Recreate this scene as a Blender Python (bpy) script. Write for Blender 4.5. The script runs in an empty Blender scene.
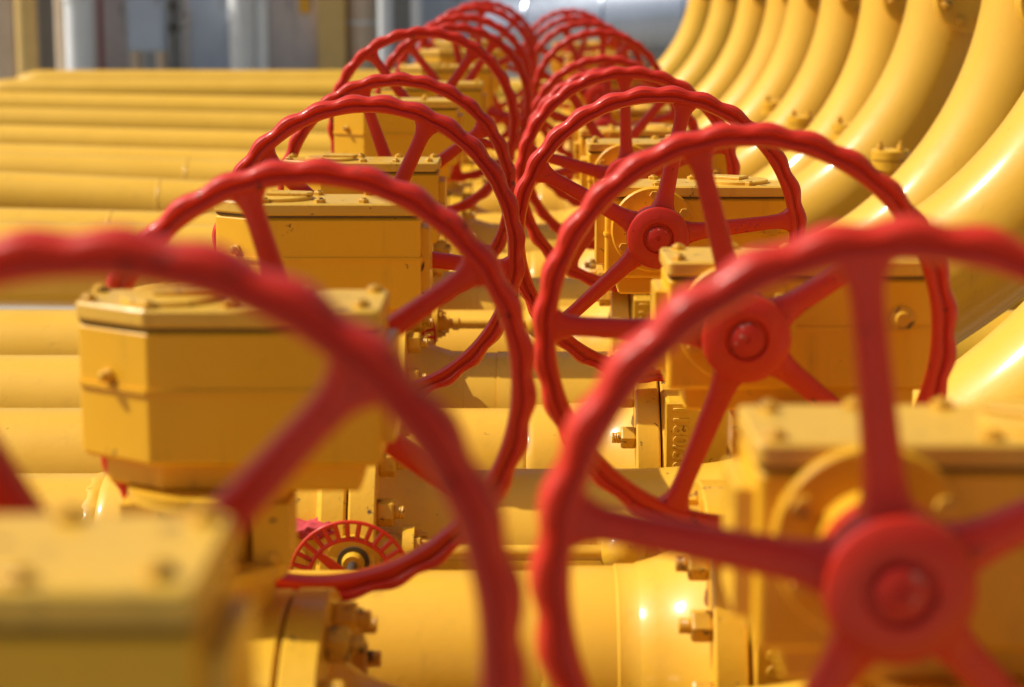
import bpy, bmesh, math, random
from mathutils import Vector, Matrix
random.seed(7)
PI = math.pi
R_ = math.radians
C = bpy.context.scene.collection
scene = bpy.context.scene

# ------------------------------------------------------------------ camera
FPX = 2022.0; W0, H0 = 1024, 687
CAM = Vector((0, 0, 2.0))
PITCH = math.atan((343.5 + 20) / FPX)
YAW = math.atan(8 / FPX)
cd = bpy.data.cameras.new('camera'); cam = bpy.data.objects.new('camera', cd); C.objects.link(cam)
cam.location = CAM
cam.rotation_euler = (PI / 2 - PITCH, 0, YAW)
cd.sensor_width = 36; cd.lens = 36 * FPX / W0
cd.clip_start = 0.05; cd.clip_end = 600
cd.dof.use_dof = True; cd.dof.focus_distance = 4.95; cd.dof.aperture_fstop = 2.7
scene.camera = cam
scene.render.resolution_x = W0; scene.render.resolution_y = H0

# ------------------------------------------------------------------ world and sun
SUN_EL, SUN_AZ = 49.0, 4.0           # azimuth: degrees behind the picture plane, from the left
wd = bpy.data.worlds.new('World'); scene.world = wd; wd.use_nodes = True
nt = wd.node_tree
bg = nt.nodes['Background']
sky = nt.nodes.new('ShaderNodeTexSky'); sky.sky_type = 'NISHITA'; sky.sun_disc = False
sdir = Vector((-math.cos(R_(SUN_EL)) * math.cos(R_(SUN_AZ)), math.cos(R_(SUN_EL)) * math.sin(R_(SUN_AZ)), math.sin(R_(SUN_EL))))
sky.sun_elevation = R_(SUN_EL)
sky.sun_rotation = math.atan2(sdir.x, sdir.y)
sky.dust_density = 4.0; sky.air_density = 0.7; sky.ozone_density = 0.3
nt.links.new(sky.outputs[0], bg.inputs[0]); bg.inputs[1].default_value = 0.078
sd = bpy.data.lights.new('sun', 'SUN'); sun = bpy.data.objects.new('sun', sd); C.objects.link(sun)
sd.energy = 4.3; sd.angle = R_(0.5); sd.color = (1.0, 0.935, 0.83)
sun.rotation_euler = sdir.to_track_quat('Z', 'Y').to_euler(); sun.location = (-6, 6, 12)
scene.view_settings.view_transform = 'Standard'; scene.view_settings.look = 'None'
scene.view_settings.exposure = 0.08; scene.view_settings.gamma = 1.0
try:
    scene.view_settings.use_curve_mapping = False
except Exception:
    pass

# pixel -> world, at a distance measured along the optical axis
_m = cam.rotation_euler.to_matrix()
RIGHT, UP, FWD = _m @ Vector((1, 0, 0)), _m @ Vector((0, 1, 0)), _m @ Vector((0, 0, -1))
def at(px, py, depth):
    return CAM + depth * (FWD + RIGHT * ((px - 512) / FPX) + UP * ((343.5 - py) / FPX))

# ------------------------------------------------------------------ materials
def N(nt, typ, **kw):
    n = nt.nodes.new(typ)
    for k, v in kw.items(): setattr(n, k, v)
    return n
def mathn(nt, op, a, b=None):
    n = nt.nodes.new('ShaderNodeMath'); n.operation = op
    for i, v in enumerate((a, b)):
        if v is None: continue
        if isinstance(v, (int, float)): n.inputs[i].default_value = v
        else: nt.links.new(v, n.inputs[i])
    return n.outputs[0]
def mixc(nt, fac, a, b, mode='MIX'):
    n = nt.nodes.new('ShaderNodeMix'); n.data_type = 'RGBA'; n.blend_type = mode
    for sock, v in ((n.inputs[0], fac), (n.inputs[6], a), (n.inputs[7], b)):
        if hasattr(v, 'is_output'): nt.links.new(v, sock)
        elif isinstance(v, (int, float)): sock.default_value = v
        else: sock.default_value = (*v, 1)
    return n.outputs[2]
def ramp(nt, v, lo, hi):
    n = nt.nodes.new('ShaderNodeMapRange'); nt.links.new(v, n.inputs[0])
    n.inputs[1].default_value = lo; n.inputs[2].default_value = hi
    n.clamp = True
    return n.outputs[0]

def paint(name, col, col2, chip, rough=0.34, bump=0.12, wear=0.62, metallic=0.0, dirt=(0.16, 0.09, 0.02), dirt_amt=0.35, peel=70.0, spec=0.5, coat=0.0, coat_r=0.12):
    m = bpy.data.materials.new(name); m.use_nodes = True
    nt = m.node_tree; bs = nt.nodes['Principled BSDF']
    tc = N(nt, 'ShaderNodeTexCoord'); oi = N(nt, 'ShaderNodeObjectInfo')
    add = N(nt, 'ShaderNodeVectorMath', operation='ADD')
    sc = N(nt, 'ShaderNodeVectorMath', operation='SCALE'); sc.inputs['Scale'].default_value = 37.0
    comb = N(nt, 'ShaderNodeCombineXYZ')
    for i in range(3): nt.links.new(oi.outputs['Random'], comb.inputs[i])
    nt.links.new(comb.outputs[0], sc.inputs[0])
    nt.links.new(tc.outputs['Object'], add.inputs[0]); nt.links.new(sc.outputs[0], add.inputs[1])
    co = add.outputs[0]
    def noise(scale, detail=4, rough_=0.55, vec=co, dist=0.0):
        n = N(nt, 'ShaderNodeTexNoise'); n.inputs['Scale'].default_value = scale
        n.inputs['Detail'].default_value = detail; n.inputs['Roughness'].default_value = rough_
        n.inputs['Distortion'].default_value = dist
        nt.links.new(vec, n.inputs['Vector']); return n.outputs[0]
    big = noise(3.5, 5); mid = noise(16, 5, 0.6); fine = noise(peel, 3, 0.55); chipn = noise(26, 6, 0.72, dist=0.6)
    c = mixc(nt, ramp(nt, big, 0.32, 0.7), col, col2)
    # grime: streaks that run down the piece
    mp = N(nt, 'ShaderNodeMapping'); mp.inputs['Scale'].default_value = (22, 22, 1.8)
    nt.links.new(co, mp.inputs['Vector'])
    streak = noise(1.0, 5, 0.6, vec=mp.outputs[0])
    f = mathn(nt, 'MULTIPLY', ramp(nt, streak, 0.56, 0.78), ramp(nt, mid, 0.4, 0.75))
    c = mixc(nt, mathn(nt, 'MULTIPLY', f, dirt_amt), c, dirt)
    # chips
    ch = ramp(nt, chipn, wear + 0.10, wear + 0.125)
    c = mixc(nt, ch, c, chip)
    # each piece slightly different
    hv = N(nt, 'ShaderNodeHueSaturation'); nt.links.new(c, hv.inputs['Color'])
    nt.links.new(ramp(nt, oi.outputs['Random'], -0.0, 1.0), hv.inputs['Value'])
    rr = N(nt, 'ShaderNodeMapRange'); nt.links.new(oi.outputs['Random'], rr.inputs[0])
    rr.inputs[3].default_value = 0.93; rr.inputs[4].default_value = 1.06
    nt.links.new(rr.outputs[0], hv.inputs['Value'])
    nt.links.new(hv.outputs[0], bs.inputs['Base Color'])
    r2 = mathn(nt, 'ADD', mathn(nt, 'MULTIPLY', mid, 0.22), rough - 0.11)
    r3 = mathn(nt, 'ADD', r2, mathn(nt, 'MULTIPLY', ch, 0.3))
    nt.links.new(r3, bs.inputs['Roughness'])
    bs.inputs['Metallic'].default_value = metallic
    bs.inputs['Specular IOR Level'].default_value = spec
    bs.inputs['Coat Weight'].default_value = coat; bs.inputs['Coat Roughness'].default_value = coat_r
    b1 = N(nt, 'ShaderNodeBump'); b1.inputs['Strength'].default_value = bump; b1.inputs['Distance'].default_value = 0.004
    h = mathn(nt, 'ADD', mathn(nt, 'MULTIPLY', fine, 0.5), mathn(nt, 'MULTIPLY', mid, 0.9))
    h = mathn(nt, 'SUBTRACT', h, mathn(nt, 'MULTIPLY', ch, 0.25))
    nt.links.new(h, b1.inputs['Height']); nt.links.new(b1.outputs[0], bs.inputs['Normal'])
    return m

YEL = (0.80, 0.46, 0.030); YEL2 = (0.72, 0.40, 0.020)
M = {}
M['pipe'] = paint('yellow_pipe_paint', (0.80, 0.465, 0.042), (0.75, 0.425, 0.030), (0.42, 0.20, 0.02), rough=0.48, spec=0.25, coat=0.5, coat_r=0.15, bump=0.20, wear=0.57, dirt_amt=0.35)
M['cast'] = paint('yellow_cast_paint', YEL, YEL2, (0.13, 0.07, 0.025), rough=0.46, spec=0.3, coat=0.4, coat_r=0.15, bump=0.42, wear=0.53, dirt_amt=0.55, peel=55)
M['box'] = paint('yellow_gearbox_paint', (0.82, 0.44, 0.014), (0.77, 0.40, 0.010), (0.20, 0.10, 0.02), rough=0.45, coat=0.12, coat_r=0.2, spec=0.35, bump=0.18, wear=0.56, dirt_amt=0.7)
M['lid'] = paint('yellow_lid_paint', (0.78, 0.46, 0.05), (0.70, 0.42, 0.06), (0.10, 0.06, 0.03), rough=0.33, bump=0.25, wear=0.52, dirt_amt=1.0)
M['red'] = paint('red_wheel_paint', (0.64, 0.031, 0.010), (0.55, 0.023, 0.008), (0.17, 0.018, 0.010), rough=0.42, coat=0.24, coat_r=0.16, spec=0.32, bump=0.26, wear=0.535, dirt=(0.12, 0.006, 0.006), dirt_amt=0.25, peel=60)
M['nut'] = paint('painted_nut', (0.72, 0.40, 0.03), (0.64, 0.34, 0.02), (0.10, 0.06, 0.03), rough=0.42, bump=0.4, wear=0.48, dirt_amt=1.0)
M['seal'] = paint('dark_gasket', (0.07, 0.045, 0.015), (0.12, 0.07, 0.015), (0.3, 0.17, 0.02), rough=0.6, wear=0.6)
M['steel'] = paint('dark_steel', (0.09, 0.085, 0.08), (0.16, 0.15, 0.13), (0.22, 0.12, 0.05), rough=0.4, metallic=0.6, wear=0.62)
M['silver'] = paint('aluminium_cladding', (0.27, 0.33, 0.43), (0.24, 0.30, 0.39), (0.3, 0.3, 0.3), rough=0.30, metallic=0.5, coat=1.0, coat_r=0.14, bump=0.03, wear=0.8, dirt_amt=0.1)
M['silver2'] = paint('pale_grey_paint', (0.90, 0.93, 0.93), (0.85, 0.88, 0.89), (0.5, 0.5, 0.5), rough=0.4, bump=0.03, wear=0.8, dirt_amt=0.2)
M['bluegrey'] = paint('blue_grey_paint', (0.55, 0.63, 0.75), (0.50, 0.58, 0.70), (0.2, 0.2, 0.2), rough=0.45, bump=0.05, wear=0.8, dirt_amt=0.2)
M['mauve'] = paint('warm_grey_paint', (0.68, 0.62, 0.61), (0.60, 0.55, 0.54), (0.2, 0.2, 0.2), rough=0.5, bump=0.05, wear=0.8)
M['beige'] = paint('beige_paint', (0.80, 0.63, 0.46), (0.72, 0.55, 0.38), (0.2, 0.2, 0.2), rough=0.5, bump=0.05, wear=0.8)
M['ochre'] = paint('ochre_paint', (0.82, 0.56, 0.20), (0.74, 0.50, 0.17), (0.2, 0.15, 0.1), rough=0.45, bump=0.05, wear=0.8)
M['darkgrey'] = paint('dark_grey_paint', (0.34, 0.34, 0.33), (0.38, 0.38, 0.36), (0.2, 0.2, 0.2), rough=0.5, bump=0.05, wear=0.8)
M['pink'] = paint('faded_red_paint', (0.36, 0.12, 0.13), (0.30, 0.10, 0.11), (0.2, 0.2, 0.2), rough=0.5, bump=0.05, wear=0.8)
M['wall'] = paint('wall_sheet_paint', (0.45, 0.46, 0.47), (0.40, 0.41, 0.42), (0.2, 0.2, 0.2), rough=0.55, bump=0.05, wear=0.8, dirt_amt=0.3)
M['concrete'] = paint('concrete', (0.44, 0.39, 0.31), (0.36, 0.32, 0.26), (0.22, 0.20, 0.17), rough=0.85, bump=0.5, wear=0.58, dirt=(0.1, 0.09, 0.07))
M['cloth'] = paint('red_cloth', (0.55, 0.05, 0.06), (0.45, 0.035, 0.04), (0.3, 0.02, 0.02), rough=0.8, bump=0.4, wear=0.9)

def ground_material():
    m = bpy.data.materials.new('gravel_ground'); m.use_nodes = True
    nt = m.node_tree; bs = nt.nodes['Principled BSDF']
    tc = N(nt, 'ShaderNodeTexCoord')
    v = N(nt, 'ShaderNodeTexVoronoi'); v.inputs['Scale'].default_value = 28
    n = N(nt, 'ShaderNodeTexNoise'); n.inputs['Scale'].default_value = 0.7; n.inputs['Detail'].default_value = 6
    nt.links.new(tc.outputs['Object'], v.inputs['Vector']); nt.links.new(tc.outputs['Object'], n.inputs['Vector'])
    c = mixc(nt, ramp(nt, n.outputs[0], 0.35, 0.65), (0.27, 0.25, 0.20), (0.13, 0.15, 0.08))
    c = mixc(nt, 0.45, c, mixc(nt, 0.85, v.outputs['Color'], (0.24, 0.22, 0.18)))
    nt.links.new(c, bs.inputs['Base Color']); bs.inputs['Roughness'].default_value = 0.9
    b = N(nt, 'ShaderNodeBump'); b.inputs['Strength'].default_value = 0.8; b.inputs['Distance'].default_value = 0.02
    nt.links.new(v.outputs['Distance'], b.inputs['Height']); nt.links.new(b.outputs[0], bs.inputs['Normal'])
    return m
M['ground'] = ground_material()

# ------------------------------------------------------------------ mesh helpers
class MB:
    def __init__(self): self.v = []; self.f = []
    def add(self, vs, fs):
        o = len(self.v); self.v += [tuple(p) for p in vs]
        self.f += [tuple(i + o for i in f) for f in fs]; return self
    def loft(self, rings, close=True, cap=True):
        n = len(rings[0]); vs = [p for r in rings for p in r]; fs = []
        for i in range(len(rings) - 1):
            for j in range(n if close else n - 1):
                k = (j + 1) % n
                fs.append((i * n + j, i * n + k, (i + 1) * n + k, (i + 1) * n + j))
        if cap:
            fs.append(tuple(range(n))[::-1]); fs.append(tuple((len(rings) - 1) * n + j for j in range(n)))
        return self.add(vs, fs)
    def lathe(self, prof, axis='x', seg=40, o=(0, 0, 0), closed=False):
        """prof: list of (along, radius)"""
        rings = []
        for a, r in prof:
            ring = []
            for j in range(seg):
                t = 2 * PI * j / seg; u, w = r * math.cos(t), r * math.sin(t)
                p = {'x': (a, u, w), 'y': (w, a, u), 'z': (u, w, a)}[axis]
                ring.append((p[0] + o[0], p[1] + o[1], p[2] + o[2]))
            rings.append(ring)
        if closed: rings.append(rings[0]); return self.loft(rings, cap=False)
        return self.loft(rings, cap=True)
    def prism(self, poly, z0, z1, bev=0.0):
        n = len(poly)
        cx = sum(p[0] for p in poly) / n; cy = sum(p[1] for p in poly) / n
        def inset(d):
            out = []
            for i in range(n):
                a = Vector(poly[i - 1]); b = Vector(poly[i]); c = Vector(poly[(i + 1) % n])
                e1 = (b - a).normalized(); e2 = (c - b).normalized()
                n1 = Vector((-e1.y, e1.x)); n2 = Vector((-e2.y, e2.x))
                k = (n1 + n2); k = k / max(k.length_squared, 1e-6) * 2
                out.append(b + k * d)
            return out
        if bev:
            rs = [(bev, z0), (0, z0 + bev), (0, z1 - bev), (bev, z1)]
        else: rs = [(0, z0), (0, z1)]
        return self.loft([[(p.x, p.y, z) for p in inset(d)] for d, z in rs])
    def box(self, x0, x1, y0, y1, z0, z1, bev=0.0):
        return self.prism([(x0, y0), (x1, y0), (x1, y1), (x0, y1)], z0, z1, bev)
    def hexnut(self, r, a0, a1, axis='x', o=(0, 0, 0), rot=0.0):
        rings = []
        for a, k in ((a0, 0.9), (a0 + (a1 - a0) * .12, 1), (a1 - (a1 - a0) * .12, 1), (a1, 0.9)):
            ring = []
            for j in range(6):
                t = rot + PI * j / 3; u, w = k * r * math.cos(t), k * r * math.sin(t)
                p = {'x': (a, u, w), 'y': (w, a, u), 'z': (u, w, a)}[axis]
                ring.append((p[0] + o[0], p[1] + o[1], p[2] + o[2]))
            rings.append(ring)
        return self.loft(rings)
    def tube(self, pts, r, seg=40, cap=True):
        """sweep a circle along pts lying in an xz plane (y constant per point allowed to drift)"""
        pts = [Vector(p) for p in pts]; rings = []
        for i, p in enumerate(pts):
            t = (pts[min(i + 1, len(pts) - 1)] - pts[max(i - 1, 0)]).normalized()
            Y = Vector((0, 1, 0)); n = t.cross(Y)
            if n.length < 1e-4: n = Vector((1, 0, 0))
            n.normalize(); b = n.cross(t)
            rings.append([p + r * (math.cos(2 * PI * j / seg) * n + math.sin(2 * PI * j / seg) * b) for j in range(seg)])
        return self.loft(rings, cap=cap)
    def mesh(self, name, mat, angle=35, bevel=None):
        me = bpy.data.meshes.new(name); me.from_pydata(self.v, [], self.f); me.update()
        bm = bmesh.new(); bm.from_mesh(me)
        bmesh.ops.recalc_face_normals(bm, faces=bm.faces)
        bm.to_mesh(me); bm.free()
        me.materials.append(M[mat] if isinstance(mat, str) else mat)
        for p in me.polygons: p.use_smooth = True
        me.set_sharp_from_angle(angle=R_(angle))
        return me

def obj(name, me, parent=None, loc=(0, 0, 0), rot=(0, 0, 0), scale=(1, 1, 1)):
    o = bpy.data.objects.new(name, me); C.objects.link(o)
    o.location = loc; o.rotation_euler = rot; o.scale = scale
    if parent is not None: o.parent = parent
    return o
def tag(o, label=None, cat=None, group=None, kind=None):
    if label: o['label'] = label
    if cat: o['category'] = cat
    if group: o['group'] = group
    if kind: o['kind'] = kind
    return o
def thing(name, loc, label, cat, group=None, rz=0):
    return tag(obj(name, None, None, loc, (0, 0, rz)), label, cat, group)
ORD = ['', 'first', 'second', 'third', 'fourth', 'fifth', 'sixth', 'seventh', 'eighth', 'ninth', 'tenth', 'eleventh', 'twelfth', 'thirteenth', 'fourteenth', 'fifteenth']

# ------------------------------------------------------------------ the setting
g = MB().add([(-150, -60, 0), (150, -60, 0), (150, 260, 0), (-150, 260, 0)], [(0, 1, 2, 3)])
tag(obj('ground', g.mesh('ground', 'ground')), kind='structure')
tag(obj('concrete_pad', MB().box(-10, 5.5, -9, 27.5, -0.1, 0.05, 0.02).mesh('concrete_pad', 'concrete')), kind='structure')  # extended unseen behind the camera to bounce warm light onto near gearboxes

# ------------------------------------------------------------------ handwheel
RW = 0.36
def rim_mesh():
    mb = MB(); NS = 224; NB = 28
    # section: (radius factor, depth); depth negative = front
    fr = [(1.000, 0.010), (0.994, 0.019), (0.980, 0.026), (0.963, 0.0275), (0.950, 0.024), (0.944, 0.0160), (0.936, 0.0160), (0.932, 0.0205), (0.920, 0.0215), (0.902, 0.0200), (0.893, 0.014)]
    sec = [(r, -d) for r, d in fr] + [(0.891, 0.0)] + [(r, d) for r, d in fr[::-1]]
    rnd = random.Random(3); rings = []
    for i in range(NS):
        t = 2 * PI * i / NS
        w = math.cos(NB * t); w = (0.5 + 0.5 * w) ** 0.8 * 2 - 1
        ring = []
        for r, d in sec:
            k = max(0, (r - 0.90) / 0.10)
            rr = RW * (r + 0.0100 * w * k)
            ring.append((rr * math.cos(t), d * (1 + 0.05 * w * k), rr * math.sin(t)))
        rings.append(ring)
    rings.append(rings[0]); mb.loft(rings, cap=False)
    return mb.mesh('handwheel', 'red', 40)
def spoke_mesh():
    mb = MB(); rings = []; NJ = 20
    for f, hw, hd in ((0.15, 0.086, 0.085), (0.20, 0.080, 0.075), (0.24, 0.065, 0.064), (0.30, 0.056, 0.058), (0.45, 0.052, 0.053), (0.62, 0.048, 0.049), (0.75, 0.046, 0.046), (0.82, 0.049, 0.045), (0.86, 0.063, 0.046), (0.885, 0.082, 0.047), (0.90, 0.105, 0.047)):
        ring = []
        for j in range(NJ):
            t = 2 * PI * j / NJ; c, s = math.cos(t), math.sin(t)
            u = math.copysign(abs(c) ** 0.55, c) * hd; v = math.copysign(abs(s) ** 0.55, s) * hw
            ring.append((f * RW, u * RW, v * RW))
        rings.append(ring)
    mb.loft(rings); return mb.mesh('spoke', 'red', 50)
def hub_mesh():
    r = RW
    prof = [(0.16 * r, 0.0), (0.16 * r, 0.17 * r), (0.13 * r, 0.20 * r), (-0.10 * r, 0.212 * r), (-0.125 * r, 0.205 * r), (-0.135 * r, 0.19 * r), (-0.135 * r, 0.105 * r), (-0.128 * r, 0.098 * r), (-0.115 * r, 0.094 * r), (-0.115 * r, 0.0)]
    return MB().lathe(prof, 'y', 48).mesh('hub', 'red', 40)
M['wornred'] = paint('worn_red_paint', (0.58, 0.03, 0.016), (0.50, 0.02, 0.012), (0.55, 0.38, 0.35), rough=0.55, spec=0.3, bump=0.3, wear=0.50, dirt_amt=0.5, peel=90)
ME = {'rim': rim_mesh(), 'spoke': spoke_mesh(), 'hub': hub_mesh()}

ME['shaftend'] = MB().lathe([(-0.11 * RW, 0), (-0.11 * RW, 0.076 * RW), (-0.136 * RW, 0.076 * RW), (-0.141 * RW, 0.068 * RW), (-0.143 * RW, 0.016 * RW), (-0.136 * RW, 0.012 * RW), (-0.136 * RW, 0)], 'y', 32).mesh('shaft_end', 'wornred', 35)
ME['mark'] = MB().lathe([(0.003, 0), (0.003, 0.0055), (-0.0015, 0.0045), (-0.0028, 0.002), (-0.003, 0)], 'y', 8).mesh('cast_mark', 'red', 60)
# ------------------------------------------------------------------ valve parts (frame: stem axis at x=y=0, wheel towards -y)
HX, HY, HZ = -0.13, -0.24, 1.405         # hub
AX = 0.72; PR = 0.188                      # pipe axis height and radius
LT = 1.512                                # lid top
BB = 1.280                                # gearbox bottom
x0, x1, yf, yb = -0.25, 0.232, -0.100, 0.094
def rounded(poly, r, n=4):
    out = []
    for i in range(len(poly)):
        a, b, c = Vector(poly[i - 1]), Vector(poly[i]), Vector(poly[(i + 1) % len(poly)])
        u, w = (a - b).normalized(), (c - b).normalized()
        half = u.angle(w) / 2; t = r / math.tan(half)
        p, q = b + u * t, b + w * t
        for k in range(n + 1):
            f = k / n; out.append(tuple((1 - f) ** 2 * p + 2 * f * (1 - f) * b + f * f * q))
    return out
def outline(d=0.0, ch=(0.122, 0.080)):
    return rounded([(x0 - d, yf - d), (x1 + d, yf - d), (x1 + d, yb + d - ch[1]), (x1 + d - ch[0], yb + d), (x0 - d, yb + d)], max(0.006, 0.011 + d))
ME['gearbox'] = MB().prism(outline(), BB, LT - 0.030, 0.008).mesh('gearbox', 'box', 30)
ME['seam'] = MB().prism(outline(0.0035), 1.388, 1.395).mesh('casting_seam', 'box', 30)
ME['gasket'] = MB().prism(outline(-0.001), LT - 0.031, LT - 0.0265).mesh('gasket', 'seal', 30)
ME['lid'] = MB().prism(outline(0.003), LT - 0.0265, LT, 0.004).mesh('lid', 'lid', 30)
ME['skirt'] = MB().prism(outline(-0.035, (0.10, 0.06)), BB - 0.045, BB + 0.001, 0.006).mesh('base_skirt', 'box', 30)
ME['lidbolt'] = MB().hexnut(0.013, 0, 0.009, 'z', rot=0.3).lathe([(0.009, 0.007), (0.012, 0.006), (0.0125, 0.0)], 'z', 12).mesh('lid_bolt', 'nut', 30)
ME['disc'] = MB().lathe([(-0.002, 0), (-0.002, 0.080), (0.007, 0.080), (0.009, 0.077), (0.009, 0.0)], 'z', 40).mesh('indicator_disc', 'lid', 30)
ME['pointer'] = MB().prism([(-0.02, -0.03), (0.075, -0.022), (0.085, 0.0), (0.075, 0.022), (-0.02, 0.03)], 0, 0.007, 0.0015).mesh('pointer', 'lid', 30)
ME['bearing'] = MB().lathe([(0.02, 0), (0.02, 0.106), (-0.014, 0.106), (-0.018, 0.102), (-0.018, 0.062), (-0.046, 0.058), (-0.050, 0.054), (-0.050, 0.0)], 'y', 40).mesh('bearing_cover', 'box', 30)
ME['shaft'] = MB().lathe([(0.0, 0), (0.0, 0.030), (-0.05, 0.030), (-0.05, 0)], 'y', 20).mesh('input_shaft', 'steel', 30)
ME['covbolt'] = MB().hexnut(0.012, 0, -0.010, 'y').mesh('cover_bolt', 'nut', 30)
ME['plug'] = MB().lathe([(0.004, 0), (0.004, 0.024), (-0.006, 0.022), (-0.008, 0.014), (-0.016, 0.012), (-0.016, 0)], 'y', 20).mesh('plug', 'nut', 30)
ME['nipple'] = MB().lathe([(0.004, 0), (0.004, 0.011), (-0.006, 0.011), (-0.008, 0.007), (-0.016, 0.009), (-0.021, 0.006), (-0.022, 0)], 'y', 14).mesh('grease_nipple', 'nut', 40)
ME['endbr'] = MB().box(x0 - 0.02, x0 + 0.004, yf + 0.03, yb - 0.03, BB + 0.03, LT - 0.055, 0.004).mesh('end_cover', 'cast', 30)
ME['neck'] = MB().lathe([(-0.30, 0), (-0.30, 0.07), (-0.10, 0.07), (-0.08, 0.085), (-0.055, 0.09), (-0.045, 0.12), (0.0, 0.12), (0.0, 0)], 'z', 32).box(-0.125, -0.07, -0.05, 0.05, -0.3, -0.05, 0.008).box(0.07, 0.125, -0.05, 0.05, -0.3, -0.05, 0.008).mesh('yoke', 'cast', 30)
# body about the pipe axis (z = 0 there)
bp = [(-0.115, 0), (-0.115, 0.352), (-0.110, 0.357), (-0.064, 0.357), (-0.058, 0.350), (-0.052, 0.335), (0.052, 0.335), (0.058, 0.350), (0.064, 0.357), (0.110, 0.357), (0.115, 0.352), (0.115, 0)]
mb = MB().lathe(bp, 'x', 64)
mb.lathe([(0.25, 0), (0.25, 0.10), (0.40, 0.095), (0.405, 0.12), (0.425, 0.12), (0.428, 0.117), (0.428, 0)], 'z', 32)
ME['body'] = mb.mesh('valve_body', 'cast', 32)
ME['rating'] = MB().box(-0.109, 0.035, -0.364, -0.15, -0.10, 0.285, 0.006).mesh('rating_plate', 'cast', 30)
FR = 0.36
ME['cflange'] = MB().lathe([(-0.029, 0), (-0.029, FR - .005), (-0.025, FR - .001), (0.025, FR - .001), (0.029, FR - .005), (0.029, 0)], 'x', 56).mesh('flange', 'cast', 30)
ME['flangegasket'] = MB().lathe([(-0.0025, 0), (-0.0025, FR - .02), (0.0025, FR - .02), (0.0025, 0)], 'x', 48).mesh('gasket', 'seal', 30)
ME['stud'] = MB().hexnut(0.030, 0.0, 0.036, 'x', rot=0.0).lathe([(0.036, 0.0), (0.036, 0.0135), (0.043, 0.0145), (0.046, 0.0130), (0.049, 0.0145), (0.052, 0.0130), (0.055, 0.0145), (0.058, 0.012), (0.058, 0)], 'x', 14).mesh('nut', 'nut', 30)
ME['bonnetnut'] = MB().hexnut(0.015, 0, 0.016, 'z', rot=0.2).lathe([(0.016, 0), (0.016, 0.008), (0.026, 0.007), (0.026, 0)], 'z', 12).mesh('nut', 'nut', 30)
ME['foot'] = MB().box(-0.11, 0.11, -0.11, 0.11, -0.75, -0.60, 0.01).box(-0.06, 0.06, -0.06, 0.06, -0.61, -0.2, 0.006).mesh('foot', 'cast', 30)
# weld neck that belongs to the pipe: x = 0 at the flange back face, pipe runs towards -x
ME['weldneck'] = MB().lathe([(0.002, 0.10), (0.002, 0.262), (-0.012, 0.250), (-0.045, 0.226), (-0.085, 0.212), (-0.115, 0.204), (-0.118, 0.2015), (-0.155, 0.2010), (-0.158, 0.1975), (-0.245, 0.197), (-0.262, 0.195), (-0.268, PR + .002), (-0.268, 0.10)], 'x', 56).mesh('weld_neck', 'pipe', 40)
def bead_mesh(r, w, h, seed):
    rnd = random.Random(seed); NS = 96; rings = []
    for k in range(7):
        t = k / 6; ring = []
        for j in range(NS):
            a = 2 * PI * j / NS
            rr = r - 0.001 + h * math.sin(PI * t) * (0.75 + 0.5 * rnd.random())
            xx = (t - 0.5) * w * (1 + 0.25 * math.sin(a * 23 + seed)) + 0.002 * rnd.random()
            ring.append((xx, rr * math.cos(a), rr * math.sin(a)))
        rings.append(ring)
    return MB().loft(rings, cap=False).mesh('weld_bead', 'pipe', 80)
ME['bead'] = [bead_mesh(PR + .0005, 0.036, 0.0035, s) for s in (1, 2)]
ME['thinbead'] = bead_mesh(PR + .0005, 0.016, 0.0045, 5)

def text_mesh(body, size, depth, mat):
    cu = bpy.data.curves.new('t', 'FONT'); cu.body = body; cu.size = size; cu.extrude = depth; cu.bevel_depth = 0.0012; cu.bevel_resolution = 1; cu.offset = 0.0008
    to = bpy.data.objects.new('t', cu); C.objects.link(to)
    dg = bpy.context.evaluated_depsgraph_get(); dg.update()
    me = bpy.data.meshes.new_from_object(to.evaluated_get(dg)); me.name = 'cast_lettering'
    bpy.data.objects.remove(to); bpy.data.curves.remove(cu)
    me.materials.clear(); me.materials.append(M[mat]); return me
ME['txtA'] = text_mesh('1180/30', 0.050, 0.003, 'cast')
ME['txtB'] = text_mesh('17Z', 0.044, 0.003, 'cast')
ME['txtS'] = text_mesh('OPEN', 0.026, 0.0012, 'red')

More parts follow.
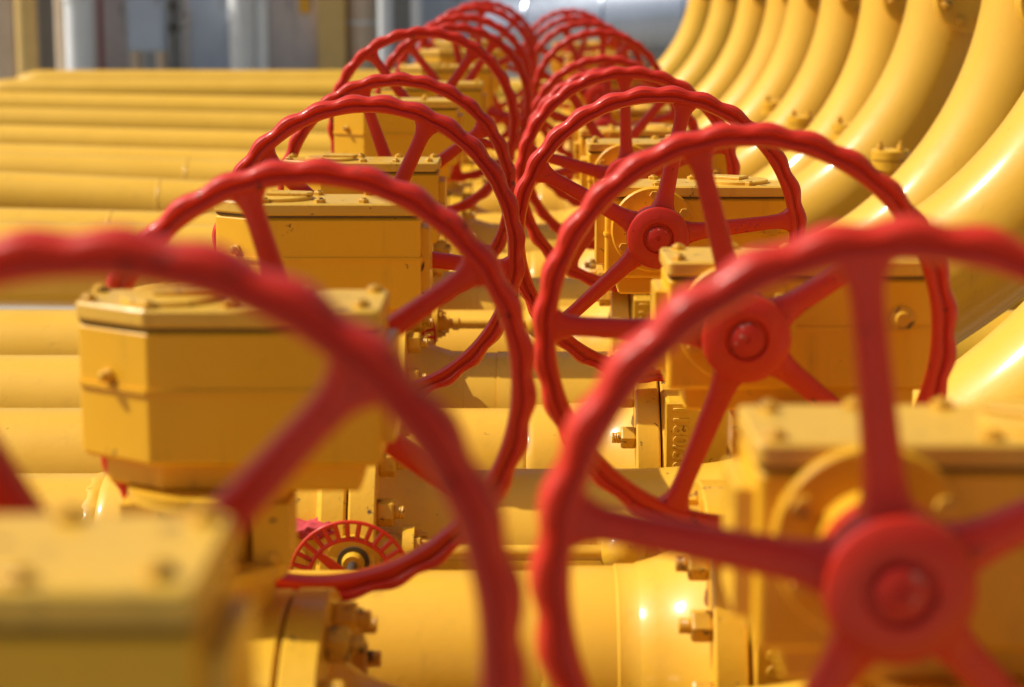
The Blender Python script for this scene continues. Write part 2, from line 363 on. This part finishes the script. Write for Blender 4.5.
def make_valve(hub, phase, flip, label, group, body_z=AX, detail=True, lift=0.0):
    """hub: world position of the hub; flip: wheel on the far side"""
    s = -1 if flip else 1
    sx = hub.x - s * HX; sy = hub.y - s * HY
    root = thing('gear_operated_valve', (sx, sy, 0), label, 'valve', group, PI if flip else 0)
    dz = hub.z - HZ
    gz = dz + (0.040 if flip else 0.0) + lift; gs = (0.934, 1, 1) if flip else (1, 1, 1); go = -0.0316 if flip else 0.0
    gb = obj('gearbox', ME['gearbox'], root, (go, 0, gz), (0, 0, 0), gs)
    obj('casting_seam', ME['seam'], gb); obj('gasket', ME['gasket'], gb); obj('base_skirt', ME['skirt'], gb); obj('end_cover', ME['endbr'], gb)
    hx = (HX - go) / gs[0]; hz = HZ - gz + dz
    obj('bearing_cover', ME['bearing'], gb, (hx, yf, hz)); obj('input_shaft', ME['shaft'], gb, (hx, yf - 0.049, hz))
    if detail:
        for k in range(6):
            a = R_(30 + 60 * k); obj('cover_bolt', ME['covbolt'], gb, (hx + 0.086 * math.cos(a), yf - 0.018, hz + 0.086 * math.sin(a)), (0, a, 0))
        obj('plug', ME['plug'], gb, (0.165, yf, HZ + 0.005))
        n = Vector((0.080, 0.122, 0)).normalized()
        obj('grease_nipple', ME['nipple'], gb, (x1 - 0.055, yb - 0.0440, 1.408), (0, 0, math.atan2(n.x, -n.y)))
    lid = obj('lid', ME['lid'], root, (go, 0, gz), (0, 0, 0), gs)
    obj('indicator_disc', ME['disc'], lid, (0.085, -0.003, LT)); obj('pointer', ME['pointer'], lid, (0.085, -0.003, LT + 0.009), (0, 0, R_(150 if not flip else 170)))
    bl = [(x0 + .02, yf + .02), (-0.12, yf + .018), (0.0, yf + .018), (0.11, yf + .018), (x1 - .018, yf + .02), (x1 - .018, yb - .085), (x1 - .125, yb - .016), (-0.02, yb - .016), (-0.12, yb - .016), (x0 + .03, yb - .03)]
    for k, (bx, by) in enumerate(bl): obj('lid_bolt', ME['lidbolt'], lid, (bx, by, LT - 0.001), (0, 0, k * 0.7))
    hw = obj('handwheel', ME['rim'], root, (HX, HY, HZ + dz), (0, -R_(phase) * 1 if not flip else R_(phase) + PI, 0))
    for k in range(5): sp = obj('spoke', ME['spoke'], hw, (0, 0, 0), (0, -2 * PI * k / 5, 0))
    obj('hub', ME['hub'], hw); obj('shaft_end', ME['shaftend'], hw)
    for q in range(7): obj('cast_mark', ME['mark'], hw, (RW * (0.40 + 0.045 * q), -0.0172, 0.004 * ((q * 5) % 3 - 1)), (0, 0.3 * q, 0))
    neck_top = BB - 0.044 + gz; bonnet = body_z + 0.428
    obj('yoke', ME['neck'], root, (0, 0, neck_top), (0, 0, 0), (1, 1, max(0.3, (neck_top - bonnet + 0.004) / 0.30)))
    bd = obj('valve_body', ME['body'], root, (0, 0, body_z))
    obj('rating_plate', ME['rating'], bd)
    t = obj('cast_lettering', ME['txtA'], bd, (-0.092, -0.3645, 0.278), (PI / 2, R_(90), 0))
    t = obj('cast_lettering', ME['txtB'], bd, (-0.030, -0.3645, 0.272), (PI / 2, R_(90), 0))
    obj('foot', ME['foot'], bd, (0, 0, 0), (0, 0, 0), (1, 1, body_z / 0.75))
    for k in range(8):
        a = R_(22.5 + 45 * k); obj('nut', ME['bonnetnut'], bd, (0.108 * math.cos(a), 0.108 * math.sin(a), 0.428))
    return root, sx, sy

def arc(cx, cz, r, a0, a1, n, y):
    return [(cx + r * math.cos(a0 + (a1 - a0) * i / n), y, cz + r * math.sin(a0 + (a1 - a0) * i / n)) for i in range(n + 1)]
def add_flange_end(root, x, y, z, side, detail=True):
    """pipe end that meets a valve flange at x; side=+1: pipe lies to the left of the joint"""
    rz = 0 if side > 0 else PI
    fl = obj('flange', ME['cflange'], root, (x, y, z), (0, 0, rz))
    obj('gasket', ME['flangegasket'], fl, (0.0315, 0, 0))
    if detail:
        for k in range(16):
            a = R_(11.25 + 22.5 * k)
            obj('nut', ME['stud'], fl, (-0.029, 0.312 * math.cos(a), 0.312 * math.sin(a)), (0.2 * k, PI, 0))
    obj('weld_neck', ME['weldneck'], root, (x - side * 0.029, y, z), (0, 0, rz))
    obj('weld_bead', ME['bead'][0], root, (x - side * (0.024 + 0.285), y, z))
def support_mesh(z, r):
    return MB().box(-0.16, 0.16, -0.2, 0.2, 0.04, 0.2, 0.012).box(-0.05, 0.05, -0.13, 0.13, 0.199, z - r * 0.8, 0.006).mesh('support', 'concrete', 30)

UPR = 0.2
BR = 1.175 + UPR      # bend radius of the upswept pipes
def left_pipe(xj, y, z, xl, label, group=None, drop=0.0, slope=0.0, beads=()):
    """straight pipe from its left end (turned down into the ground) to a joint at xj"""
    root = thing('straight_pipe', (xj, y, 0), label, 'pipe', group)
    r = 0.5; L = xl - xj
    zl = z - slope * L
    pts = [(L - r, 0, 0.02)] + arc(L, zl - r, r, PI, PI / 2, 10, 0)
    pts += [(L + (0 - L) * i / 6, 0, zl + (z - zl) * i / 6) for i in range(1, 7)]
    obj('pipe_barrel', MB().tube(pts, PR, 44).mesh('pipe_barrel', 'pipe', 60), root)
    for b in beads: obj('weld_bead', ME['thinbead'], root, (b - xj, 0, z - slope * (b - xj)))
    obj('support', support_mesh(zl, PR), root, (L * 0.6, 0, 0))
    return root
def right_pipe(xj, y, z, label, group=None, cx=None, length=3.0, top=2.95, ramp_up=False):
    root = thing('upswept_pipe' if cx is not None else 'straight_pipe', (xj, y, 0), label, 'pipe', group)
    if cx is not None:
        c = cx - xj
        zb, br = z + BR, BR
        pts = [(0, 0, z), (c * 0.5, 0, z)] + arc(c, zb, BR, -PI / 2, 0, 28, 0)
        if ramp_up:                                   # this one climbs on a slope before its bend
            br, zb, a0 = 1.09 + UPR, 2.228, R_(-55)
            sx_, sz_ = c + br * math.cos(a0), zb + br * math.sin(a0)
            kx = sx_ - (sz_ - z) / math.tan(R_(35)); r2 = 0.55; t2 = r2 * math.tan(R_(17.5))
            pts = [(0, 0, z)] + arc(kx - t2, z + r2, r2, -PI / 2, R_(-55), 8, 0) + arc(c, zb, br, a0, 0, 22, 0)
        top = max(top, zb + 0.6)
        pts += [(c + br, 0, zb + .15), (c + br, 0, top)]
        obj('pipe_barrel', MB().tube(pts, UPR, 56).mesh('pipe_barrel', 'pipe', 60), root)
        xx = c + br; zc = (1.935 if not ramp_up else zb + 0.05)
        nz = obj('branch_nozzle', MB().lathe([(0.0, 0), (0.0, 0.105), (-0.215, 0.105), (-0.225, 0.12), (-0.232, 0.155), (-0.270, 0.155), (-0.275, 0.150), (-0.275, 0)], 'y', 40).mesh('branch_nozzle', 'pipe', 35), root, (xx, 0, zc))
        obj('blind_flange', MB().lathe([(-0.278, 0), (-0.278, 0.156), (-0.312, 0.156), (-0.316, 0.152), (-0.316, 0)], 'y', 40).mesh('blind_flange', 'pipe', 35), nz)
        for k in range(8):
            a = R_(20 + 45 * k)
            obj('nut', MEN, nz, (0.118 * math.cos(a), -0.316, 0.118 * math.sin(a)), (0, a, 0))
        obj('top_flange', MB().lathe([(0, 0), (0, FR), (0.05, FR), (0.05, 0)], 'z', 48).mesh('top_flange', 'pipe', 35), root, (xx, 0, top))
        obj('weld_bead', ME['thinbead'], root, (c + br, 0, zb + 0.42), (0, PI / 2, 0), (1, 1.065, 1.065))
        obj('support', support_mesh(z, PR), root, (c + 0.12, 0, 0))
    else:
        pts = [(0, 0, z), (length, 0, z)] + arc(length, z - .5, .5, PI / 2, 0, 10, 0)[1:] + [(length + .5, 0, 0.02)]
        obj('pipe_barrel', MB().tube(pts, PR, 44).mesh('pipe_barrel', 'pipe', 60), root)
    return root
MEN = MB().hexnut(0.022, 0.0, -0.024, 'y', rot=0.2).lathe([(-0.024, 0), (-0.024, 0.012), (-0.036, 0.011), (-0.038, 0)], 'y', 12).mesh('nut', 'nut', 30)

S = 1.4
# px, py, distance (in S), spoke phase
RV = [(893, 579, 1.44, 25), (744, 335, 2.463, 33), (657, 236, 3.50, 7), (627, 180, 4.62, 20), (612, 160, 5.65, 50), (605, 134, 6.66, 15), (599, 98, 7.65, 14), (586, 82, 8.55, 40), (576, 71, 9.5, 3), (570, 59, 10.45, 22)]
LV = [(102, 650, 1.228, 47), (311, 384, 2.32, 35), (369, 252, 3.34, -7), (398, 193, 4.37, 37), (424, 124, 5.42, 55), (454, 103, 6.60, 56), (464, 84, 7.5, 30), (476, 67, 8.47, 12), (484, 56, 9.47, 48)]
JX = 0.115 + 0.005 + 0.029     # stem to centre of the companion flange
nR, nL = len(RV), len(LV)
for k, (px, py, d, ph) in enumerate(RV):
    hub = at(px, py, d * S)
    o = nR - k
    root, sx, sy = make_valve(hub, ph, False, f'red handwheel valve in the row beside the upswept pipes, {ORD[o]} from the silver pipe', 'valves beside the upswept pipes', detail=k < 7)
    lp = left_pipe(sx - JX - 0.024 - 0.26, sy, AX, (-0.3 * d * S - 1.6) if k < 4 else -0.12 - 0.5 * 0, f'straight yellow pipe leading to the {ORD[o]} valve from the silver pipe, upswept pipe side', 'pipes leading to the valves beside the upswept pipes')
    add_flange_end(lp, 0.024 + 0.26, 0, AX, 1, k < 7)
    rp = right_pipe(sx + JX + 0.024 + 0.26, sy, AX, f'straight yellow pipe passing under the upswept pipes from the {ORD[o]} valve from the silver pipe', 'pipes leaving the valves beside the upswept pipes', length=2.4)
    add_flange_end(rp, -0.284, 0, AX, -1, k < 5)
CXS = {0: 0.22, 1: 0.24, 2: 0.25, 3: 0.51, 4: 0.50}
SL = {5: 0.012, 6: 0.022, 7: 0.045, 8: 0.036}
for k, (px, py, d, ph) in enumerate(LV):
    hub = at(px, py, d * S); o = nL - k
    bz = AX if k < 6 else AX - 0.10
    root, sx, sy = make_valve(hub, ph, True, f'red handwheel valve in the row beside the straight pipes, {ORD[o]} from the silver pipe', 'valves beside the straight pipes', body_z=bz, detail=k < 7, lift={0: 0.010, 1: 0.028, 2: 0.002, 3: -0.025}.get(k, -0.04))
    xl = (-0.3 * d * S - 1.6) if k != 4 else -1.25
    bd = {5: [at(168, 215, sy).x], 6: [at(110, 215, sy).x], 7: [at(160, 195, sy).x], 8: [at(188, 170, sy).x]}.get(k, [])
    lp = left_pipe(sx - JX - 0.284, sy, bz, xl, f'straight yellow pipe ending at the {ORD[o]} valve from the silver pipe, straight pipe side', 'pipes ending at the valves of the straight pipe side', beads=bd, slope=SL.get(k, 0.0))
    add_flange_end(lp, 0.284, 0, bz, 1, k < 5)
    rp = right_pipe(sx + JX + 0.284, sy, bz, f'yellow pipe sweeping up in a wide bend, {ORD[o + 4]} from the silver pipe', 'upswept pipes', cx=CXS.get(k, 0.55), ramp_up=(k == 3))
    add_flange_end(rp, -0.284, 0, bz, -1, k < 6)
# pipes behind the last valves: straight on one side, upswept on the other
FARP = [10.2, 11.5, 13.1, 14.9]
for i, d in enumerate(FARP):
    y = d * S; o = len(FARP) - i
    xm = -0.9
    lp = left_pipe(xm, y, AX - 0.12, -0.3 * y - 1.2, f'far straight yellow pipe behind the valves, {ORD[o + 2]} from the wide beige column', 'far straight pipes', slope=0.028 - 0.003 * i)
    obj('weld_bead', ME['bead'][1], lp, (0, 0, AX - 0.12))
    right_pipe(xm + 0.002, y, AX - 0.12, f'yellow pipe sweeping up in a wide bend, {ORD[o]} from the silver pipe', 'upswept pipes', cx=0.55)
y = 17.2 * S
left_pipe(1.0, y, AX - 0.06, at(30, 77, y).x - 0.2, 'far straight yellow pipe behind the valves, second from the wide beige column', slope=0.0)
y = 18.9 * S
lp = left_pipe(1.0, y, AX - 0.06, at(46, 70, y).x, 'hindmost straight yellow pipe with a down-turned end before the cabinets', slope=0.0)

# ------------------------------------------------------------------ small flanged stubs between the bends
stub_pipe = MB().lathe([(0.04, 0), (0.04, 0.036), (1.27, 0.036), (1.27, 0)], 'z', 20).mesh('stub_pipe', 'pipe', 40)
stub_fl = MB().lathe([(-0.02, 0), (-0.02, 0.078), (0.018, 0.078), (0.018, 0.06), (0.024, 0.06), (0.024, 0.078), (0.058, 0.078), (0.062, 0.072), (0.062, 0)], 'z', 28).mesh('flange', 'cast', 30)
stub_nut = MB().hexnut(0.015, 0, 0.016, 'z').lathe([(0.016, 0), (0.016, 0.008), (0.032, 0.008), (0.032, 0)], 'z', 10).mesh('nut', 'nut', 30)
for i, (px, py, d) in enumerate([(890, 160, 5.9), (848, 132, 6.95), (801, 124, 7.8), (774, 108, 8.9)]):
    p = at(px, py, d * S)
    r = thing('flanged_stub', (p.x, p.y, 0), f'small yellow bolted flange stub standing between two upswept pipes, {ORD[4 - i]} from the silver pipe', 'pipe stub', 'flanged stubs between the bends')
    h = p.z - 1.27
    obj('stub_pipe', stub_pipe, r, (0, 0, 0), (0, 0, 0), (1, 1, (p.z) / 1.27))
    fl = obj('flange', stub_fl, r, (0, 0, p.z - 0.02))
    for k in range(4):
        a = R_(35 + 90 * k); obj('nut', stub_nut, fl, (0.058 * math.cos(a), 0.058 * math.sin(a), 0.062))

# ------------------------------------------------------------------ small bypass valves with ladder-rim wheels
def torus(mb, R, r, y=0.0, ns=64, nc=8):
    rings = [[((R + r * math.cos(2 * PI * j / nc)) * math.cos(2 * PI * i / ns), y + r * math.sin(2 * PI * j / nc), (R + r * math.cos(2 * PI * j / nc)) * math.sin(2 * PI * i / ns)) for j in range(nc)] for i in range(ns)]
    rings.append(rings[0]); return mb.loft(rings, cap=False)
def bar(mb, p, q, r, n=8):
    p, q = Vector(p), Vector(q); t = (q - p).normalized(); u = t.orthogonal().normalized(); w = t.cross(u)
    return mb.loft([[c + r * (math.cos(2 * PI * j / n) * u + math.sin(2 * PI * j / n) * w) for j in range(n)] for c in (p, q)])
SR = 0.122
ME['srim'] = torus(torus(MB(), SR, 0.0042), SR * 0.70, 0.0052).mesh('handwheel', 'red', 50)
ME['rung'] = bar(MB(), (SR * 0.70, 0, 0), (SR, 0, 0), 0.0050).mesh('rung', 'red', 50)
ME['sspoke'] = MB().loft([[(f * SR, dy, w) for dy, w in ((-.005, -hw), (.005, -hw), (.005, hw), (-.005, hw))] for f, hw in ((0.08, 0.011), (0.69, 0.007))]).mesh('spoke', 'red', 30)
ME['shub'] = MB().lathe([(0.02, 0), (0.02, 0.017), (-0.012, 0.019), (-0.012, 0)], 'y', 20).hexnut(0.013, -0.012, -0.024, 'y').mesh('hub', 'steel', 30)
mb = MB().lathe([(-0.16, 0), (-0.16, 0.030), (-0.125, 0.030), (-0.124, 0.058), (-0.100, 0.058), (-0.099, 0.034), (-0.06, 0.045), (0, 0.052), (0.06, 0.045), (0.099, 0.034), (0.100, 0.058), (0.124, 0.058), (0.125, 0.030), (0.16, 0.030), (0.16, 0)], 'x', 28)
mb.lathe([(0, 0), (0, 0.034), (-0.055, 0.034), (-0.056, 0.056), (-0.072, 0.056), (-0.073, 0.026), (-0.10, 0.020), (-0.10, 0)], 'y', 24)
ME['sbody'] = mb.mesh('valve_body', 'cast', 30)
ME['sstem'] = MB().lathe([(-0.09, 0), (-0.09, 0.010), (-0.17, 0.010), (-0.17, 0)], 'y', 12).mesh('stem', 'steel', 30)
ME['sbolt'] = MB().hexnut(0.012, 0, 0.014, 'x').lathe([(0.014, 0), (0.014, 0.006), (0.026, 0.006), (0.026, 0)], 'x', 10).mesh('nut', 'nut', 30)
ME['swasher'] = MB().lathe([(0, 0.012), (0, 0.034), (-0.008, 0.034), (-0.008, 0.012)], 'y', 24).mesh('washer', 'steel', 30)
def small_valve(hub, label, xend, ybig, phase):
    r = thing('bypass_valve', (hub.x, hub.y + 0.16, 0), label, 'valve', 'bypass valves with ladder-rim wheels')
    z = hub.z
    hw = obj('handwheel', ME['srim'], r, (0, -0.16, z), (0, phase, 0))
    for k in range(30): obj('rung', ME['rung'], hw, (0, 0, 0), (0, 2 * PI * k / 30, 0))
    for k in range(3): obj('spoke', ME['sspoke'], hw, (0, 0.003, 0), (0, 2 * PI * k / 3, 0))
    obj('hub', ME['shub'], hw)
    b = obj('valve_body', ME['sbody'], r, (0.0, 0, z + 0.012))
    obj('stem', ME['sstem'], b); obj('washer', ME['swasher'], b, (0, -0.072, 0))
    for q in (-1, 1):
        for k in range(4):
            a = R_(45 + 90 * k); obj('nut', ME['sbolt'], b, (q * 0.124, 0.042 * math.cos(a), 0.042 * math.sin(a)), (0, 0, 0 if q > 0 else PI))
    L = xend - hub.x; dy = ybig - (hub.y + 0.16)
    mb = MB().lathe([(0.15, 0), (0.15, 0.0165), (0.17, 0.0165), (0.172, 0.021), (0.19, 0.021), (0.192, 0.0165), (L, 0.0165), (L, 0)], 'x', 20)
    obj('bypass_line', mb.mesh('bypass_line', 'pipe', 35), r, (0, 0, z + 0.012))
    obj('elbow_boss', MB().lathe([(dy, 0), (dy, 0.055), (0.0, 0.050), (-0.022, 0.044), (-0.038, 0.030), (-0.045, 0.012), (-0.046, 0)], 'y', 28).mesh('elbow_boss', 'cast', 60), r, (L, 0, z + 0.012))
    obj('bypass_line', MB().lathe([(-0.5, 0), (-0.5, 0.0165), (-0.15, 0.0165), (-0.15, 0)], 'x', 20).mesh('bypass_line', 'pipe', 35), r, (0, 0, z + 0.012))
    obj('stand', MB().box(-0.02, 0.02, -0.02, 0.02, 0.04, z - 0.02).mesh('stand', 'cast', 30), r)
    return r
h1 = at(350, 580, 4.12); small_valve(h1, 'small red ladder-rim handwheel valve on a thin yellow pipe beside the crumpled red cloth', at(622, 565, 4.3).x, at(620, 565, 4.62).y, -R_(140))
h2 = at(396, 336, 6.28); small_valve(h2, 'small red ladder-rim handwheel valve half hidden behind a large red spoke', at(540, 334, 6.4).x, at(560, 334, 6.58).y, R_(50))

# red cloth bundled over a small yellow box
p = at(308, 546, 4.25)
jb = thing('junction_box', (p.x, p.y, 0), 'small yellow box on a post under the red cloth', 'box')
obj('housing', MB().box(-0.034, 0.034, -0.03, 0.03, p.z - 0.035, p.z + 0.028, 0.005).mesh('housing', 'cast', 30), jb)
obj('post', MB().box(-0.012, 0.012, -0.012, 0.012, 0.04, p.z - 0.034).mesh('post', 'cast', 30), jb)
bm = bmesh.new(); bmesh.ops.create_icosphere(bm, subdivisions=4, radius=1.0)
rn = random.Random(5); from mathutils import noise as mn
for v in bm.verts:
    n1 = mn.noise(v.co * 2.3 + Vector((3, 1, 7))); n2 = mn.noise(v.co * 5.1)
    k = 1 + 0.35 * n1 + 0.22 * abs(n2)
    v.co = Vector((v.co.x * 0.060 * k, v.co.y * 0.045 * k, max(v.co.z, -0.55) * 0.020 * k + 0.008 * n2))
me = bpy.data.meshes.new('red_cloth'); bm.to_mesh(me); bm.free(); me.materials.append(M['cloth'])
for q in me.polygons: q.use_smooth = True
tag(obj('red_cloth', me, None, (p.x + 0.012, p.y, p.z + 0.039)), 'crumpled red cloth lying on the small yellow box beside the ladder-rim wheel', 'cloth')
# red cap on a stub near the second gearbox
p = at(252, 556, 3.75)
rc = thing('capped_stub', (p.x, p.y, 0), 'short yellow stub with a bright red end cap under a yellow gearbox', 'pipe stub')
obj('stub_pipe', MB().lathe([(0.04, 0), (0.04, 0.024), (p.z, 0.024), (p.z, 0)], 'z', 20).mesh('stub_pipe', 'pipe', 40), rc)
obj('cap', MB().lathe([(-0.03, 0), (-0.03, 0.030), (0.022, 0.032), (0.027, 0.027), (0.027, 0)], 'z', 24).mesh('cap', 'red', 40), rc, (0, 0, p.z))

# ------------------------------------------------------------------ background plant
def col_x(px, d): return at(px, 20, d).x
D0 = 34.0
def cyl_thing(name, px0, px1, d, h, mat, label, cat, group=None, rings=()):
    xa, xb = col_x(px0, d), col_x(px1, d); r = (xb - xa) / 2; xm = (xa + xb) / 2
    t = thing(name, (xm, d, 0), label, cat, group)
    obj('shell', MB().lathe([(0, 0), (0, r), (h, r), (h + r * .3, r * .7), (h + r * .36, 0)], 'z', 32).mesh('shell', mat, 40), t)
    obj('base_plate', MB().lathe([(0, 0), (0, r * 1.3), (0.04, r * 1.3), (0.04, 0)], 'z', 32).mesh('base_plate', mat, 40), t)
    for z in rings: obj('band', MB().lathe([(z - .03, r), (z - .03, r + .025), (z + .03, r + .025), (z + .03, r)], 'z', 32).mesh('band', 'silver2', 40), t)
    return t
def cabinet(name, px0, px1, d, z0, z1, mat, label, cat, feet=None, depth=0.5, doors=1):
    xa, xb = col_x(px0, d), col_x(px1, d); w = xb - xa
    t = thing(name, ((xa + xb) / 2, d, 0), label, cat)
    obj('housing', MB().box(-w / 2, w / 2, 0, depth, z0, z1, 0.01).mesh('housing', mat, 30), t)
    for i in range(doors):
        a = -w / 2 + 0.03 + i * (w - 0.03) / doors; b = a + (w - 0.03) / doors - 0.03
        dr = obj('door', MB().box(a, b, -0.02, 0.005, z0 + 0.05, z1 - 0.05, 0.006).mesh('door', mat, 30), t)
        obj('handle', MB().box(b - 0.07, b - 0.04, -0.05, -0.019, (z0 + z1) / 2 - .12, (z0 + z1) / 2 + .06, 0.004).mesh('handle', 'darkgrey', 30), dr)
    if feet:
        for q in (-1, 1): obj('leg', MB().box(q * (w / 2 - .08) - .06, q * (w / 2 - .08) + .06, 0.05, depth - .05, 0, z0 + .005).mesh('leg', feet, 30), t)
    return t
# corrugated wall behind everything
mb = MB(); xs = []; x = -22.0
wl = thing('plant_wall', (0, 40, 0), 'long grey ribbed sheet-metal wall behind the yellow pipes', 'wall')
shared = MB().prism([(0, 0), (0.02, -0.06), (0.20, -0.06), (0.22, 0), (0.39, 0), (0.39, 0.05), (0, 0.05)], 0, 6).mesh('panel', 'wall', 30)
for i in range(100): obj('panel', shared, wl, (-22 + i * 0.392, 0, 0))
def hcolumn(px0, px1, d, mat, label):
    xa, xb = col_x(px0, d), col_x(px1, d); w = (xb - xa) / 2
    t = thing('steel_column', ((xa + xb) / 2, d, 0), label, 'column')
    obj('web', MB().box(-0.02, 0.02, 0.02, 0.30, 0, 5.0).mesh('web', mat, 30), t)
    obj('flange', MB().box(-w, w, 0, 0.019, 0, 5.0).mesh('flange', mat, 30), t)
    obj('flange', MB().box(-w, w, 0.301, 0.32, 0, 5.0).mesh('flange', mat, 30), t)
    return t
hcolumn(-14, 19, D0, 'beige', 'wide beige steel column at the end of the far yellow pipes')
cyl_thing('vertical_pipe', 21, 43, D0, 5, 'ochre', 'ochre painted vertical pipe beside the wide beige column', 'pipe')
hcolumn(44, 61, D0 + .6, 'darkgrey', 'dark grey steel column behind the ochre vertical pipe')
cyl_thing('vertical_pipe', 60, 69, D0 - .3, 4, 'beige', 'thin tan vertical pipe beside the silver cylinder', 'pipe')
cyl_thing('vertical_cylinder', 70, 97, D0 - .5, 3.2, 'silver2', 'bright silver upright cylinder next to the thin tan pipe', 'cylinder', rings=(1.7, 2.6))
cyl_thing('vertical_pipe', 103, 108, D0 - .3, 4, 'pink', 'thin faded red vertical pipe beside the silver cylinder', 'pipe')
cabinet('cabinet', 97, 131, D0 + .5, 0.1, 3.0, 'mauve', 'tall warm grey cabinet behind the thin red pipe', 'cabinet')
cabinet('cabinet', 132, 167, D0 - .4, 0.84, 2.6, 'bluegrey', 'blue-grey wall box standing on two tan legs', 'cabinet', feet='beige')
# meter rack
xa = col_x(168, D0); mr = thing('meter_rack', (xa, D0, 0), 'rack of dark upright pipes and meters between two blue-grey cabinets', 'pipe rack')
for i, (dx, m_) in enumerate([(0.05, 'darkgrey'), (0.17, 'steel'), (0.27, 'darkgrey'), (0.37, 'mauve')]):
    u = obj('upright', MB().lathe([(0, 0), (0, 0.035), (3.4, 0.035), (3.4, 0)], 'z', 14).mesh('upright', m_, 40), mr, (dx, 0.02 * i, 0))
    for z in (1.15 + .08 * i, 1.62 - .05 * i, 2.2): obj('meter', MB().lathe([(-0.09, 0), (-0.09, 0.07), (0.0, 0.085), (0.09, 0.07), (0.09, 0)], 'y', 18).mesh('meter', m_, 40), u, (0, 0, z))
obj('rail', MB().box(-0.02, 0.44, 0.05, 0.1, 1.95, 2.0).mesh('rail', 'darkgrey'), mr)
cabinet('cabinet', 194, 231, D0 + .1, 0.1, 3.2, 'bluegrey', 'tall blue-grey cabinet beside the meter rack', 'cabinet')
cyl_thing('vertical_cylinder', 232, 257, D0 - .3, 4.5, 'silver2', 'pale grey upright cylinder beside the tall blue-grey cabinet', 'cylinder', rings=(2.4,))
cyl_thing('vertical_pipe', 258, 271, D0 - .2, 4.5, 'silver2', 'slim pale grey vertical pipe beside the pale cylinder', 'pipe')
t = cabinet('cabinet', 273, 320, D0 + .3, 0.1, 3.2, 'mauve', 'warm grey double-door cabinet with a small yellow plate', 'cabinet', doors=2)
obj('plate', MB().box(col_x(300, D0) - t.location.x, col_x(311, D0) - t.location.x, -0.035, -0.021, 1.45, 1.85, 0.004).mesh('plate', M['pipe'], 30), t)
hcolumn(320, 347, D0, 'ochre', 'ochre steel column beside the double-door cabinet')
cyl_thing('vertical_pipe', 348, 377, D0 + .4, 5, 'beige', 'stout tan vertical pipe with bands beside the ochre column', 'pipe', rings=(1.3, 1.8))
cyl_thing('vertical_pipe', 379, 394, D0, 5, 'silver2', 'pale grey vertical pipe between the tan pipe and the dark column', 'pipe')
hcolumn(395, 411, D0 + .5, 'darkgrey', 'dark grey steel column behind the first row of wheels')
cyl_thing('vertical_pipe', 412, 424, D0 + .1, 5, 'silver2', 'slim pale vertical pipe against the blue-grey cabinet', 'pipe')
cabinet('cabinet', 424, 500, D0 + .6, 0.1, 3.4, 'bluegrey', 'wide blue-grey double cabinet behind the far red wheels', 'cabinet', doors=2)

# large insulated silver pipe running up to the right
a = at(512, 12, 25.0); ax = Vector((0.85, -0.47, 0.10)).normalized()
t = thing('insulated_pipe', (a.x, a.y, 0), 'large shiny silver insulated pipe with a domed end behind the red wheels', 'pipe')
rr = 0.62; base = Vector((0, 0, a.z - 0.30))
Q = ax.to_track_quat('X', 'Z').to_euler()
obj('cladding', MB().lathe([(-0.35, 0), (-0.33, 0.2), (-0.26, 0.38), (-0.15, 0.52), (0, rr), (7.5, rr), (7.5, 0)], 'x', 64).mesh('cladding', 'silver', 50), t, base, Q)
for i in range(7): obj('band', MB().lathe([(-.02, rr - .01), (-.02, rr + .012), (.02, rr + .012), (.02, rr - .01)], 'x', 64).mesh('band', 'silver', 50), t, base + ax * (0.5 + i * 1.05), Q)
for i in (1.2, 4.2):
    pz = base + ax * i
    obj('saddle', MB().box(-.15, .15, -.4, .4, 0, pz.z - rr * 0.8).mesh('saddle', 'concrete'), t, (pz.x, pz.y, 0))
cabinet('cabinet', 560, 760, D0 + 1, 0.1, 3.2, 'bluegrey', 'long blue-grey cabinet behind the large silver pipe', 'cabinet', doors=4)
xa, xb = col_x(590, 30), col_x(760, 30)
t = thing('pipe_beam', ((xa + xb) / 2, 30, 0), 'low tan painted beam on posts below the large silver pipe', 'beam')
w = (xb - xa) / 2
obj('beam', MB().box(-w, w, -.08, .08, 1.02, 1.2, 0.005).mesh('beam', 'beige', 30), t)
for q in (-.9, 0, .9): obj('post', MB().box(q * w - .05, q * w + .05, -.05, .05, 0, 1.021).mesh('post', 'beige', 30), t)
